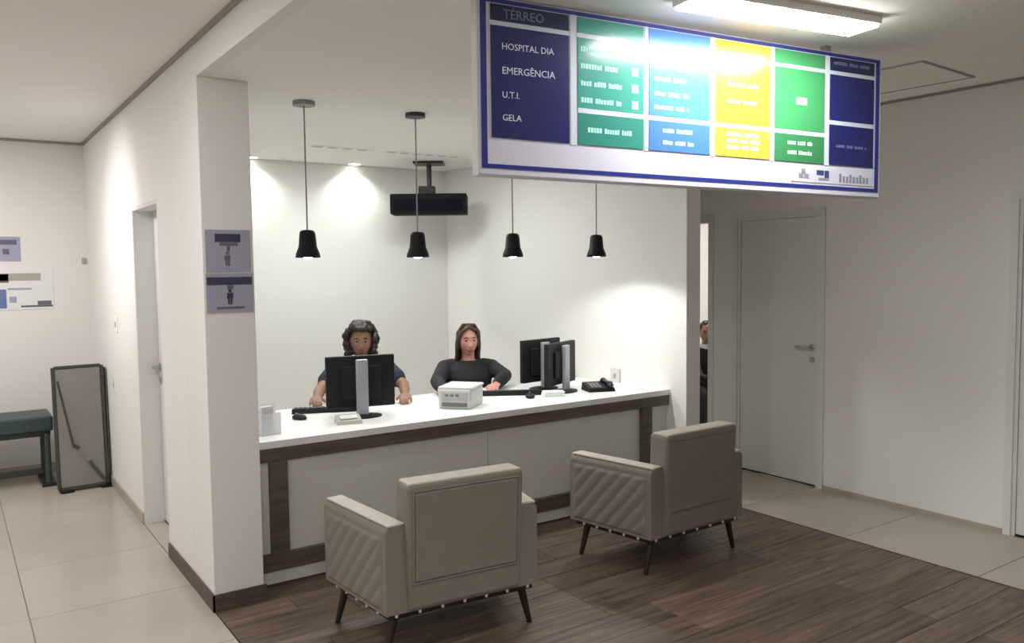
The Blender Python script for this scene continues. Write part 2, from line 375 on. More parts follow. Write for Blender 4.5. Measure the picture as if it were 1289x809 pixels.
# ================================================================== ARMCHAIRS
def armchair(loc, rz, label):
    t = thing('armchair', label, 'armchair', loc, rz, 'taupe armchairs facing the counter')
    rw, fw, dep = .375, .465, .57
    zb, za, zt = .205, .592, .765
    def xo(y): return rw+(fw-rw)*y/dep
    at = .105
    # arms (outer flared), rounded top
    for s in (-1, 1):
        bm = NB()
        n = 8
        prof = []
        for i in range(n+1):
            a = PI*i/n; prof.append((-math.cos(a)*at/2, za-.03+.03*math.sin(a)))
        prof = [(-at/2, zb)]+prof+[(at/2, zb)]
        rings = []
        for y in (0, .004, dep-.03, dep):
            sc = .96 if y in (0, dep) else 1
            cx = s*(xo(y)-at/2)
            rings.append([bm.verts.new((cx+px*sc, y, zb+(pz-zb)*(.992 if sc < 1 else 1))) for px, pz in prof])
        for a, b in zip(rings, rings[1:]):
            k = len(a)
            for i in range(k): bm.faces.new((a[i], a[(i+1) % k], b[(i+1) % k], b[i]))
        bm.faces.new(rings[0]); bm.faces.new(rings[-1][::-1])
        arm = obj('armrest', bm, M_fab, t)
        # quilted outer side: diagonal pleats as relief
        bm = NB(); NX, NZ = 60, 42; grid = []
        for i in range(NX+1):
            colv = []
            for j in range(NZ+1):
                y = .03+(dep-.06)*i/NX; z = zb+.015+(za-.05-zb-.015)*j/NZ
                ph = ((z*.9-y*-1.0)/.085)
                f = ph-math.floor(ph)
                d = .011*math.sin(PI*f)**.6
                edge = min(i, NX-i, j, NZ-j)/2.0
                d *= min(1, edge)
                colv.append(bm.verts.new((s*(xo(y)+.001+d), y, z)))
            grid.append(colv)
        for i in range(NX):
            for j in range(NZ): bm.faces.new((grid[i][j], grid[i+1][j], grid[i+1][j+1], grid[i][j+1]))
        obj('quilted_side', bm, M_fab, arm, smooth=True)
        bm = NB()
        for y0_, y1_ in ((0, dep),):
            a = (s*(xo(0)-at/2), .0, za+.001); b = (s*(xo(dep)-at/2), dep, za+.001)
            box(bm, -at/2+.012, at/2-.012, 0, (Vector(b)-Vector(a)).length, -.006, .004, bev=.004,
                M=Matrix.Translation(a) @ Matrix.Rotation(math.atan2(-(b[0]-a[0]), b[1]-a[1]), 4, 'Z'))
        obj('arm_lit_top', bm, M_fab2, arm)  # pale strip: light on the arm top put into colour
    # back
    bw = .285
    bm = NB(); vs = box(bm, -bw, bw, -.012, .13, zb, zt, bev=.022, seg=3)
    for v in vs: v.co.y -= (v.co.z-zb)*.05; v.co.x *= 1+(zt-v.co.z)*-.03
    back = obj('backrest', bm, M_fab, t, smooth=False)
    bm = NB(); vs = box(bm, -bw+.035, bw-.035, -.020, 0, zb+.13, zt-.035, bev=.008)
    for v in vs: v.co.y -= (v.co.z-zb)*.05
    obj('back_panel', bm, M_fab, back)
    bm = NB()
    P = [(-bw+.03, zb+.125), (bw-.03, zb+.125), (bw-.03, zt-.03), (-bw+.03, zt-.03)]
    for i in range(4):
        p, q = P[i], P[(i+1) % 4]
        tube(bm, (p[0], -.014-(p[1]-zb)*.05, p[1]), (q[0], -.014-(q[1]-zb)*.05, q[1]), .004, seg=8)
    obj('piping', bm, M_fab, back)
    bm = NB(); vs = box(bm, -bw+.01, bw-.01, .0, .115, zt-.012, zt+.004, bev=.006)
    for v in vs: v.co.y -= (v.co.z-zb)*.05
    obj('back_lit_top', bm, M_fab2, back)  # pale strip: light along the upper edge of the back, as colour
    # seat
    bm = NB(); hexa(bm, [(-rw+.1, .0, zb), (rw-.1, .0, zb), (fw-.1, dep-.01, zb), (-fw+.1, dep-.01, zb),
                         (-rw+.1, .0, .33), (rw-.1, .0, .33), (fw-.1, dep-.01, .33), (-fw+.1, dep-.01, .33)])
    obj('seat_base', bm, M_fab, t)
    bm = NB(); vs = box(bm, -.27, .27, .13, dep+.01, .33, .44, bev=.03, seg=3); obj('seat_cushion', bm, M_fab, t, smooth=True)
    # wooden base frame
    bm = NB(); hexa(bm, [(-rw+.02, .02, zb-.028), (rw-.02, .02, zb-.028), (fw-.03, dep-.02, zb-.028), (-fw+.03, dep-.02, zb-.028),
                         (-rw+.02, .02, zb), (rw-.02, .02, zb), (fw-.03, dep-.02, zb), (-fw+.03, dep-.02, zb)])
    obj('base_frame', bm, M_legm, t)
    # studs along the bottom edges
    def stud(x, y):
        bm = NB(); box(bm, -.006, .006, -.006, .006, -.012, .012, bev=.003)
        o = obj('stud', bm, M_stud, t); o.location = (x, y, zb-.006)
    for i in range(7): stud(-rw+.05+i*(2*rw-.1)/6, .012)
    for s in (-1, 1):
        for i in range(1, 6): stud(s*(xo(i*dep/6)-.012), i*dep/6)
    for sx, yy, oy in ((-1, .06, -.0), (1, .06, -.0), (-1, dep-.07, .02), (1, dep-.07, .02)):
        bm = NB(); hx = xo(yy)-.07
        tube(bm, (sx*hx, yy, zb-.02), (sx*(hx+.045), yy+oy-.005, 0), .021, .012, 16)
        obj('leg', bm, M_legm, t)
    return t
armchair((1.852, 3.08, .002), R(-5), 'taupe armchair with quilted sides standing nearer the left column')
armchair((3.435, 3.165, .002), R(1.0), 'taupe armchair with quilted sides standing nearer the right corridor')

# ================================================================== PENDANT LAMPS
M_bulb = mat('glowing_bulb', (1, 1, 1), .5, emit=(1, .97, .9), estr=14)
M_shin = mat('shade_inner_white', (.8, .8, .78), .5)
def pendant(x, zt, label, e):
    t = thing('pendant_lamp', label, 'lamp', (x, 4.43, ZL), 0, 'black pendant lamps above the counter')
    bm = NB(); lathe(bm, [(.06, -.024), (.06, 0)], 28); obj('ceiling_canopy', bm, M_cord if x < 2 else M_dark2, t)
    bm = NB(); tube(bm, (0, 0, -.024), (0, 0, -.70), .0042, seg=10); obj('cord', bm, M_cord, t)
    bm = NB()
    zb = 1.745-ZL
    lathe(bm, [(.030, zb+.15), (.040, zb+.145), (.044, zb+.13), (.050, zb+.06), (.066, zb+.02), (.068, zb), (.0655, zb), (.062, zb+.02), (.046, zb+.06), (.036, zb+.14)], 30, cap=False)
    obj('lamp_shade', bm, M_dark, t, smooth=True)
    bm = NB(); lathe(bm, [(.010, zb+.155), (.034, zb+.151)], 24); obj('shade_cap', bm, M_dark, t)
    bm = NB(); sphere(bm, (0, 0, zb+.022), (.036, .036, .03), 18, 12); obj('bulb', bm, M_bulb, t, smooth=True)
    l = light('pendant_glow', 'SPOT', (0, 0, zb-.015), e, (1, .985, .95), .03, (0, 0, 0), R(150), .35); l.parent = t
    return t
pendant(1.676, 0, 'black pendant lamp hanging nearest the left column', 10)
pendant(2.364, 0, 'black pendant lamp hanging in front of the black ceiling box', 10)
pendant(3.060, 0, 'black pendant lamp hanging below the sign, above the counter middle', 10)
pendant(3.770, 0, 'black pendant lamp hanging nearest the bright right niche wall', 20)

# ================================================================== DOWNLIGHTS
M_dl = mat('downlight_glow', (1, 1, 1), .5, emit=(1, 1, .93), estr=9)
def downlight(x, y, z, label, e, spot=85, tilt=(0, 0, 0), col=(1, 1, .93)):
    t = thing('downlight', label, 'lamp', (x, y, z), 0)
    bm = NB(); lathe(bm, [(.05, -.004), (.062, -.004), (.062, 0), (.05, 0), (.05, -.004)], 28, cap=False); obj('trim_ring', bm, M_top, t)
    bm = NB(); lathe(bm, [(.05, -.003), (.05, -.001)], 28); obj('lens', bm, M_dl, t)
    l = light('downlight_beam', 'SPOT', (0, 0, -.01), e, col, .03, tilt, R(spot), .7); l.parent = t
downlight(2.12, 6.82, ZL, 'recessed downlight over the back wall, nearer the left column', 24, 130)
downlight(3.03, 6.82, ZL, 'recessed downlight over the back wall, next to the black ceiling box', 24, 130)


# ================================================================== CEILING LAMP
M_lamp = mat('lamp_diffuser', (1, 1, 1), .5, emit=(1, 1, .97), estr=54)
t = thing('ceiling_lamp', 'bright white rectangular ceiling lamp above the hanging sign', 'lamp', (2.53, 1.945, ZL), R(-9))
pbox('lamp_housing', t, M_top, -.42, .42, -.08, .08, -.03, 0, bev=.004)
bm = NB(); box(bm, -.41, .41, -.07, .07, -.040, -.030, bev=.002); obj('diffuser', bm, M_lamp, t)

# ceiling hatch and slot vent
t = thing('ceiling_hatch', 'square pale access panel in the ceiling right of the sign', 'hatch', (3.98, 2.42, ZL), R(4))
bm = NB(); box(bm, -.26, .26, -.3, .3, -.004, -.001); obj('hatch_panel', bm, M_ceil, t)
bm = NB()
for a in ((-.275, -.262, -.315, .315), (.262, .275, -.315, .315), (-.262, .262, -.315, -.302), (-.262, .262, .302, .315)): box(bm, *a, -.006, 0)
obj('hatch_frame', bm, M_gap, t)
M_slot = mat('vent_grey', (.50, .485, .47), .7)
for (xa, xb, lab) in ((2.30, 2.80, 'faint grey slot vent in the niche ceiling, nearer the left pendant'), (2.92, 3.62, 'faint grey slot vent in the niche ceiling, nearer the black box')):
    t = thing('ceiling_vent', lab, 'vent', ((xa+xb)/2, 5.98, ZL), 0, 'slot vents in the niche ceiling')
    hw = (xb-xa)/2
    pbox('vent_frame', t, M_ceil, -hw, hw, -.055, .055, -.003, 0)
    n = 4 if hw < .3 else 6
    for i in range(n):
        a = -hw+.02+i*(2*hw-.02)/n
        pbox('slot', t, M_slot, a, a+(2*hw)/n-.05, -.03, .02, -.005, -.003)

# ================================================================== HANGING SIGN
SL = 1.906
sg = thing('hanging_sign', 'long hanging directory sign with navy, green, blue and yellow blocks', 'sign', (1.533, 2.403, 0), 0)
sg.rotation_euler = (0, 0, math.atan2(-.289, 1.866))
# small sag towards the right end
sag = bpy.data.objects.new('sign_box', None)
def SB(name, par, m, s0, s1, z0, z1, y0, y1, bev=0):
    bm = NB(); vs = box(bm, s0, s1, y0, y1, z0, z1, bev=bev)
    for v in bm.verts: v.co.z -= .016*v.co.x
    return obj(name, bm, m, par)
GL = dict(coat=1.0, coatr=.2, spec=.05)
S_white = mat('sign_white', (.58, .57, .67), .5, **GL)
S_navy = mat('sign_navy', (.012, .016, .11), .5, **GL)
S_navy2 = mat('sign_navy_dark', (.012, .018, .075), .5, **GL)
S_green = mat('sign_teal', (.04, .27, .22), .5, **GL)
S_green2 = mat('sign_teal_dark', (.03, .21, .17), .5, **GL)
S_blue = mat('sign_blue', (.07, .22, .60), .5, **GL)
S_blue2 = mat('sign_blue_dark', (.06, .17, .48), .5, **GL)
S_yel = mat('sign_yellow', (.72, .46, .04), .5, **GL)
S_yel2 = mat('sign_gold', (.52, .34, .05), .5, **GL)
S_grn = mat('sign_leaf_green', (.05, .27, .10), .5, **GL)
S_grn2 = mat('sign_leaf_green_dark', (.035, .19, .075), .5, **GL)
S_edge = mat('sign_edge', (.62, .62, .66), .5)
S_line = mat('sign_line', (.55, .60, .68), .5, **GL)
S_txt = mat('sign_lettering', (.62, .66, .80), .5)
body = SB('sign_box', sg, S_edge, -.012, SL+.012, 1.995, 2.597, .0, .05, bev=.002)
SB('sign_face', sg, S_white, -.008, SL+.008, 2.0, 2.595, -.004, 0)
S_bord = mat('sign_border', (.02, .03, .20), .5, **GL)
for a in ((0, .022, 2.02, 2.592), (SL-.022, SL, 2.02, 2.592), (.022, SL-.022, 2.02, 2.035), (.022, SL-.022, 2.578, 2.592)):
    SB('border', sg, S_bord, *a, -.006, -.004)
colsx = [(.038, .343), (.380, .662), (.688, .973), (1.002, 1.281), (1.306, 1.580), (1.611, 1.871)]
cm = [(S_navy2, S_navy, None), (S_green, S_green, S_green2), (S_blue, S_blue, S_blue2), (S_yel, S_yel, S_yel2), (S_grn, S_grn, S_grn2), (S_navy2, S_navy, S_navy)]
nm = ['navy_block', 'teal_block', 'blue_block', 'yellow_block', 'green_block', 'navy_block']
def word_bars(par, s0, s1, z, h, m=S_txt, words=None):
    # unreadable small print: letter-size marks in word groups
    x = s0; bm = NB(); i = 0
    while x < s1-.004:
        wl = random.randint(4, 8)
        for k in range(wl):
            if x > s1-.004: break
            ww = random.choice([.006, .008, .009])*h/.016
            box(bm, x, min(x+ww, s1), -.0085, -.0075, z, z+h*random.choice([.85, 1, 1]))
            x += ww+.003
        x += .010
    for v in bm.verts: v.co.z -= .016*v.co.x
    o = obj('print_line', bm, m, par); return o
S_txt_m = {0: S_txt, 1: mat('txt_teal', (.35, .75, .62), .5), 2: mat('txt_blue', (.45, .70, .92), .5), 3: mat('txt_yellow', (.95, .82, .45), .5), 4: mat('txt_green', (.45, .80, .50), .5), 5: mat('txt_navy', (.12, .14, .30), .5)}
blocks = []
for i, ((a, b), (mh, mm, ml)) in enumerate(zip(colsx, cm)):
    hd = SB(nm[i], sg, mh, a, b, 2.519, 2.574, -.0075, -.004)
    mid = 2.243 if i < 5 else 2.30
    low = 2.125
    if ml is None: mn = SB(nm[i], sg, mm, a, b, low, 2.503, -.0075, -.004); lo = None
    else:
        mn = SB(nm[i], sg, mm, a, b, mid+.012, 2.503, -.0075, -.004)
        lo = SB(nm[i], sg, ml, a, b, low, mid-.006, -.0075, -.004)
        SB('divider_line', sg, S_line, a, b, mid-.006, mid+.012, -.0065, -.004)
    SB('divider_line', sg, S_line, a-.005, b+.005, 2.503, 2.519, -.0065, -.004)
    blocks.append((hd, mn, lo))
for a, b in ((.343, .380), (.662, .688), (.973, 1.002), (1.281, 1.306), (1.580, 1.611)):
    SB('column_divider', sg, S_line, a+.006, b-.006, 2.12, 2.578, -.0065, -.004)
def st(par, s, x, z, size, m):
    return text_mesh('lettering', s, size, m, par, (x, -.0078, z-.016*x), (PI/2, 0, 0))
st(blocks[0][0], 'TÉRREO', .085, 2.53, .044, S_txt_m[5] if False else mat('txt_header', (.16, .22, .32), .5))
st(blocks[0][1], 'HOSPITAL DIA', .078, 2.425, .0315, S_txt)
st(blocks[0][1], 'EMERGÊNCIA', .078, 2.343, .0345, S_txt)
st(blocks[0][1], 'U.T.I.', .078, 2.262, .031, S_txt)
st(blocks[0][1], 'GELA', .078, 2.185, .031, S_txt)
for z in (2.455, 2.395, 2.335, 2.275): 
    word_bars(blocks[1][1], .392, .565, z, .018, S_txt_m[1]); 
    bm = NB(); box(bm, .61, .638, -.0085, -.0075, z-.006-.01, z+.024-.01); obj('pictogram', bm, S_txt_m[1], blocks[1][1])
word_bars(blocks[1][2], .42, .615, 2.17, .018, S_txt_m[1])
for z in (2.43, 2.385, 2.33, 2.28): word_bars(blocks[2][1], .71, .87, z, .016, S_txt_m[2])
for z in (2.195, 2.15): word_bars(blocks[2][2], .75, .90, z, .016, S_txt_m[2])
for z in (2.40, 2.335): word_bars(blocks[3][1], 1.06, 1.22, z, .014, S_txt_m[3])
for z in (2.205, 2.18, 2.155): word_bars(blocks[3][2], 1.055, 1.225, z, .016, S_txt_m[3])
word_bars(blocks[4][1], 1.42, 1.48, 2.36, .03, S_txt_m[4])
for z in (2.195, 2.155): word_bars(blocks[4][2], 1.375, 1.51, z, .016, S_txt_m[4])
word_bars(blocks[5][0], 1.63, 1.85, 2.545, .014, S_txt_m[5])
word_bars(blocks[5][2], 1.65, 1.83, 2.20, .012, S_txt_m[5])
# logos at the lower right
M_lg1 = mat('logo_grey', (.22, .24, .30), .5); M_lg2 = mat('logo_navy', (.04, .05, .16), .5)
lp = SB('logo_strip', sg, S_white, 1.40, 1.875, 2.045, 2.105, -.006, -.004)
def lbar(m, a, b, z0, z1):
    bm = NB(); box(bm, a, b, -.0072, -.0062, z0, z1)
    for v in bm.verts: v.co.z -= .016*v.co.x
    obj('logo_mark', bm, m, lp)
lbar(M_lg1, 1.455, 1.475, 2.082, 2.10); lbar(M_lg1, 1.44, 1.465, 2.062, 2.080); lbar(M_lg1, 1.47, 1.495, 2.062, 2.080)
lbar(M_lg2, 1.54, 1.58, 2.078, 2.098); lbar(M_lg2, 1.585, 1.61, 2.068, 2.098); lbar(M_lg1, 1.55, 1.61, 2.058, 2.066)
for k in range(9): lbar(M_lg1, 1.67+k*.02, 1.684+k*.02, 2.055, 2.08 if k % 3 else 2.09)
for a in (.25, 1.6):
    SB('hanger', sg, M_steel, a, a+.03, 2.585, 2.60+.016*a, .01, .04)

# ================================================================== SIGNS ON COLUMN, POSTERS
def paper(name, label, cat, loc, rz, w_, h_, m=M_paper):
    t = thing(name, label, cat, loc, rz)
    pbox('sheet', t, m, -w_/2, w_/2, -.004, 0, 0, h_, bev=.001); return t
def mark(t, m, a, b, z0, z1, name='print_mark'):
    bm = NB(); box(bm, a, b, -.0055, -.004, z0, z1); return obj(name, bm, m, t)
def person_pict(t, m, cx, z0, h):
    bm = NB(); lathe(bm, [(h*.11, 0), (h*.11, .0015)], 14, Matrix.Translation((cx, -.004, z0+h*.88)) @ Matrix.Rotation(PI/2, 4, 'X'))
    box(bm, cx-h*.2, cx+h*.2, -.0055, -.004, z0+h*.36, z0+h*.74); box(bm, cx-h*.14, cx-h*.02, -.0055, -.004, z0, z0+h*.36); box(bm, cx+h*.02, cx+h*.14, -.0055, -.004, z0, z0+h*.36)
    obj('pictogram', bm, m, t)
t = paper('wall_sign', 'pale lilac notice on the left column, upper of two, with short dark heading', 'sign', (1.150, YC, 1.672), 0, .215, .205, M_signp)
mark(t, M_ink, -.062, .06, .145, .185); mark(t, M_ink2, -.04, .045, .128, .142); mark(t, M_ink2, -.006, .008, .10, .128)
person_pict(t, M_ink2, -.005, .03, .07)
t = paper('wall_sign', 'pale lilac notice on the left column, lower of two, with full width dark banner', 'sign', (1.152, YC, 1.475), 0, .225, .19, M_signp)
mark(t, M_ink, -.108, .108, .135, .172); mark(t, M_ink2, -.012, .018, .115, .135)
person_pict(t, M_ink, .0, .04, .075); mark(t, M_ink2, -.065, .07, .017, .028)
M_b1 = mat('poster_lilac', (.36, .36, .50), .6); M_b2 = mat('poster_header', (.14, .12, .22), .6)
t = paper('wall_poster', 'small lilac sign with dark header on the far hallway wall', 'poster', (.37, YF, 1.775), 0, .33, .20, M_b1)
mark(t, M_b2, -.165, .14, .135, .175, 'banner'); mark(t, M_ink2, .04, .085, .055, .10); person_pict(t, M_ink2, -.06, .03, .09)
M_brown = mat('poster_brown', (.16, .10, .09), .6); M_pgrey = mat('poster_grey', (.40, .39, .37), .6); M_pblue = mat('poster_blue', (.13, .19, .42), .6, noise=.25, nscale=12)
t = paper('wall_poster', 'wide poster with brown heading and blue picture on the far hallway wall', 'poster', (.47, YF, 1.375), 0, .58, .33)
mark(t, M_pgrey, -.16, .2, .24, .30, 'banner'); mark(t, M_brown, -.15, -.03, .225, .295); mark(t, M_pblue, -.285, -.05, .015, .17, 'picture')
mark(t, M_b1, -.04, .13, .165, .18); mark(t, M_ink2, .05, .28, .02, .035); mark(t, M_ink2, .17, .27, .036, .07); mark(t, M_b1, -.03, .02, .06, .11)
# switches and sockets
def plate(label, loc, axis, w_=.075, h_=.115, m=M_top, cat='switch', name='light_switch'):
    t = thing(name, label, cat, loc, 0 if axis == 'Y' else PI/2)
    # local -y is the room side for axis Y; for X-walls facing -X rotate
    if axis == 'X': t.rotation_euler = (0, 0, -PI/2)
    bm = NB(); box(bm, -w_/2, w_/2, -.009, 0, -h_/2, h_/2, bev=.003); obj('cover_plate', bm, m, t)
    bm = NB(); box(bm, -.014, .014, -.013, -.008, -.02, .02, bev=.002); obj('rocker', bm, M_pgrey, t)
plate('small grey thermostat on the far hallway wall by the corner', (1.0, YF, 1.775), 'Y', .035, .05, M_pgrey, 'thermostat', 'thermostat')
plate('white light switch on the left wall at chest height', (XC, 6.594, 1.296), 'X')
plate('white power socket on the left wall above the grey folded table', (XC, 6.784, .83), 'X', cat='socket', name='power_socket')
plate('pale socket plate on the right niche wall above the counter', (4.238, 4.76, .835), 'X', .10, .12, mat('plate_grey', (.66, .66, .66), .5), 'socket', 'power_socket')

# ================================================================== BLACK CEILING BOX (projector)
t = thing('ceiling_projector', 'wide black box hanging on a pole in the niche corner', 'projector', (3.54, 6.40, ZL), R(-34))
bm = NB(); box(bm, -.33, .33, -.13, .13, -.455, -.28, bev=.012); obj('housing', bm, mat('box_black', (.006, .006, .008), .7, spec=.15), t)
pbox('front_grille', t, mat('grille_black', (.004, .004, .008), .8, spec=.1), -.29, .29, -.137, -.129, -.43, -.33, bev=.002)
bm = NB(); tube(bm, (0, 0, -.29), (0, 0, 0), .022, seg=16); obj('pole', bm, M_dark2, t)
pbox('mount_bracket', t, M_dark, -.09, .05, -.06, .06, -.285, -.21, bev=.006)
pbox('ceiling_plate', t, M_dark2, -.13, .13, -.11, .11, -.02, 0, bev=.004)

# ================================================================== DESK OBJECTS
ZD = .785
def monitor(loc, wdir_deg, label, w_=.42, h_=.315, standside=1):
    # wdir_deg: heading of the width axis measured from +Y towards +X; -y local is the back side (towards the public)
    t = thing('computer_monitor', label, 'monitor', loc, R(90-wdir_deg), 'computer monitors on the counter')
    z0 = .055
    bm = NB(); box(bm, -w_/2, w_/2, -.016, .016, z0, z0+h_, bev=.005); p = obj('screen_casing', bm, M_dark, t)
    pbox('screen', p, mat('screen_dark', (.01, .012, .02), .15), -w_/2+.015, w_/2-.015, .0165, .018, z0+.02, z0+h_-.015)
    pbox('rear_bulge', p, M_dark, -.12, .12, -.032, -.015, z0+.05, z0+h_-.06, bev=.006)
    pbox('stand_column', t, M_silver, -.036, .036, -.062, -.033, .014, z0+h_-.02, bev=.006)
    bm = NB(); lathe(bm, [(.0, 0), (.12, 0), (.12, .008), (.04, .018), (.0, .018)], 28, Matrix.Translation((0, -.03, 0)) @ Matrix.Diagonal((1, .75, 1, 1)), cap=False)
    obj('stand_base', bm, M_dark, t)
    return t
monitor((2.065, 4.64, ZD), 90+12, 'black monitor seen from behind, in front of the curly-haired receptionist')
monitor((3.60, 4.87, ZD), 80, 'black monitor in the back at right, half hidden by another', .40, .31)
monitor((3.62, 4.66, ZD), 66, 'black angled monitor with a silver stand, nearest the right end', .42, .30)
def keyboard(loc, rz, label):
    t = thing('keyboard', label, 'keyboard', loc, rz, 'keyboards on the counter')
    bm = NB(); hexa(bm, [(-.22, -.07, 0), (.22, -.07, 0), (.22, .07, 0), (-.22, .07, 0), (-.22, -.07, .03), (.22, -.07, .03), (.22, .07, .014), (-.22, .07, .014)])
    b = obj('keyboard_body', bm, M_dark, t)
    bm = NB()
    for r_ in range(5):
        for k in range(15):
            xk = -.207+k*.0277; yk = -.058+r_*.024
            zk = .03-(yk+.07)/.14*.016
            box(bm, xk, xk+.023, yk, yk+.019, zk-.002, zk+.005)
    o = obj('keys', bm, mat('key_grey', (.04, .04, .045), .5), t); o['kind'] = 'stuff'
keyboard((1.97, 4.93, ZD), R(-22), 'black keyboard under the hand of the curly-haired receptionist')
keyboard((3.27, 4.77, ZD), R(-30), 'black keyboard lying between the printer and the two right monitors')
def mouse(loc, rz, label, m=M_dark):
    t = thing('mouse', label, 'mouse', loc, rz, 'computer mice on the counter')
    bm = NB(); sphere(bm, (0, 0, .010), (.032, .055, .024), 18, 12)
    for v in bm.verts: v.co.z = max(v.co.z, 0)
    obj('mouse_body', bm, m, t, smooth=True)
    bm = NB(); lathe(bm, [(.006, -.004), (.006, .004)], 12, Matrix.Translation((0, .028, .030)) @ Matrix.Rotation(PI/2, 4, 'Y')); obj('scroll_wheel', bm, M_pgrey, t)
mouse((1.72, 4.76, ZD), R(20), 'black mouse left of the keyboard near the leaflet holder')
mouse((3.28, 4.56, ZD), R(-30), 'black mouse in front of the right keyboard')
# small pale device
M_pale = mat('pale_grey_plastic', (.50, .51, .47), .4)
t = thing('card_reader', 'pale grey card reader at the counter front, left of the monitor base', 'card reader', (1.905, 4.46, ZD), R(-14))
bm = NB(); hexa(bm, [(-.075, -.05, 0), (.075, -.05, 0), (.075, .06, 0), (-.075, .06, 0), (-.07, -.045, .022), (.07, -.045, .022), (.07, .055, .045), (-.07, .055, .045)]); obj('reader_body', bm, M_pale, t)
bm = NB(); box(bm, -.05, .05, -.02, .03, .035, .040, M=Matrix.Rotation(R(12), 4, 'X')); obj('reader_screen', bm, M_top, t)
# printer
t = thing('label_printer', 'light grey label printer with dark slots in front of the dark-clad receptionist', 'printer', (2.735, 4.57, ZD), R(-50))
M_pr = mat('printer_grey', (.50, .51, .50), .45); M_pr2 = mat('printer_slot', (.14, .14, .14), .5)
bm = NB(); box(bm, -.11, .11, -.13, .13, 0, .125, bev=.012); pb = obj('printer_body', bm, M_pr, t)
M_prl = mat('printer_lid', (.60, .61, .60), .4)
pbox('lid', t, M_prl, -.115, .115, -.12, .135, .122, .140, bev=.008)
pbox('paper_slot', t, M_pr2, -.085, .085, -.133, -.126, .015, .04)
pbox('control_panel', t, M_pgrey, -.085, .085, -.135, -.126, .07, .105, bev=.002)
pbox('vent', t, M_pgrey, -.085, .085, -.134, -.126, .05, .062)
for k in range(3):
    pbox('button', t, M_pr2, -.06+k*.035, -.04+k*.035, -.138, -.134, .08, .095)
# leaflet holder
t = thing('leaflet_holder', 'clear and white leaflet holder at the left end of the counter', 'holder', (1.425, 4.42, ZD), R(8))
M_ac = mat('acrylic', (.85, .87, .90), .1, alpha=.45)
pbox('back_plate', t, M_ac, -.055, .055, .03, .034, 0, .17); pbox('front_plate', t, M_ac, -.055, .055, -.03, -.026, 0, .12)
pbox('base_plate', t, M_ac, -.055, .055, -.026, .03, 0, .004)
for s in (-1, 1): pbox('side_plate', t, M_ac, s*.055-.002, s*.055+.002, -.03, .034, 0, .11)
pbox('leaflets', t, mat('leaflet_paper', (.62, .62, .63), .6), -.048, .02, -.015, .02, .005, .155)
# telephone
t = thing('telephone', 'black desk telephone with raised handset at the right end of the counter', 'telephone', (3.86, 4.52, ZD), R(-20))
bm = NB(); hexa(bm, [(-.10, -.08, 0), (.10, -.08, 0), (.10, .09, 0), (-.10, .09, 0), (-.095, -.07, .025), (.095, -.07, .025), (.095, .085, .055), (-.095, .085, .055)]); obj('phone_body', bm, M_dark, t)
bm = NB(); box(bm, .05, .085, -.07, .09, .05, .07, bev=.008); sphere(bm, (.067, -.06, .045), (.025, .028, .018)); sphere(bm, (.067, .08, .058), (.025, .028, .022)); obj('handset', bm, M_dark2, t)
bm = NB()
for i in range(3):
    for j in range(4): box(bm, -.07+i*.028, -.05+i*.028, -.05+j*.026, -.032+j*.026, .03+j*.005, .036+j*.0052)
o = obj('keypad', bm, M_pgrey, t); o['kind'] = 'stuff'
# stack of white cards
t = thing('paper_stack', 'small stack of white papers beside the right monitor stand', 'paper', (3.44, 4.52, ZD), R(-25))
for k in range(4):
    pbox('paper_sheet', t, M_paper, -.07+.003*k, .07+.003*k, -.05, .05, k*.009, k*.009+.008)

# ================================================================== FOLDED TABLE, BENCH
t = thing('folded_table', 'grey folded table standing on end with dark rim in the hallway corner', 'table', (.82, 7.08, 0), R(3))
lean = Matrix.Rotation(R(-4), 4, 'X')
bm = NB(); box(bm, -.155, .165, -.018, .018, .03, .945, bev=.01, M=lean); tp = obj('table_top', bm, M_grey, t)
bm = NB()
for a in ((-.175, -.155, -.024, .024, .02, .955), (.165, .185, -.024, .024, .02, .955), (-.155, .165, -.024, .024, .945, .965), (-.155, .165, -.024, .024, .012, .03)): box(bm, *a, bev=.004, M=lean)
obj('rim', bm, mat('dark_grey_rim', (.05, .047, .042), .5), tp)
bm = NB(); box(bm, -.10, .21, .10, .14, .02, .93, bev=.01, M=Matrix.Rotation(R(1), 4, 'X')); obj('second_half', bm, mat('grey_dark', (.07, .066, .06), .5), t)
for s, x in ((0, -.12), (1, .18)):
    bm = NB(); tube(bm, (x, .055, .03), (x, .075, .90), .012); obj('leg', bm, M_dark2, t)
bm = NB(); tube(bm, (-.15, -.035, .86), (-.06, -.028, .36), .009); tube(bm, (-.06, -.028, .36), (-.02, -.028, .33), .014); obj('brace', bm, mat('brace_dark', (.06, .056, .05), .5), t)
bm = NB(); tube(bm, (.05, -.022, .22), (.15, -.02, .06), .012); obj('brace', bm, mat('brace_dark2', (.09, .085, .078), .5), t)
bm = NB(); box(bm, -.16, -.07, -.06, .06, 0, .018, bev=.004); box(bm, .12, .2, -.06, .12, 0, .018, bev=.004); obj('foot', bm, M_dark, t)

t = thing('bench', 'dark teal padded bench against the far hallway wall', 'bench', (.0, 7.45, 0), 0)
bm = NB(); box(bm, -1.3, .66, -.12, .30, .44, .56, bev=.015); obj('seat_pad', bm, M_teal, t)
bm = NB(); box(bm, -1.28, .64, -.10, .28, .40, .44, bev=.004); obj('seat_frame', bm, M_dark2, t)
for x in (.615, -1.25):
    for y in (-.09, .27):
        bm = NB(); tube(bm, (x, y, 0), (x, y, .42), .022); obj('leg', bm, mat('teal_leg', (.05, .065, .062), .5), t)
    bm = NB(); box(bm, x-.05, x+.05, -.12, .30, 0, .03, bev=.004); obj('foot_bar', bm, M_dark2, t)
bm = NB(); box(bm, -1.25, .6, .25, .28, .03, .08, bev=.004); obj('stretcher', bm, mat('stretcher_green_grey', (.10, .11, .10), .5), t)

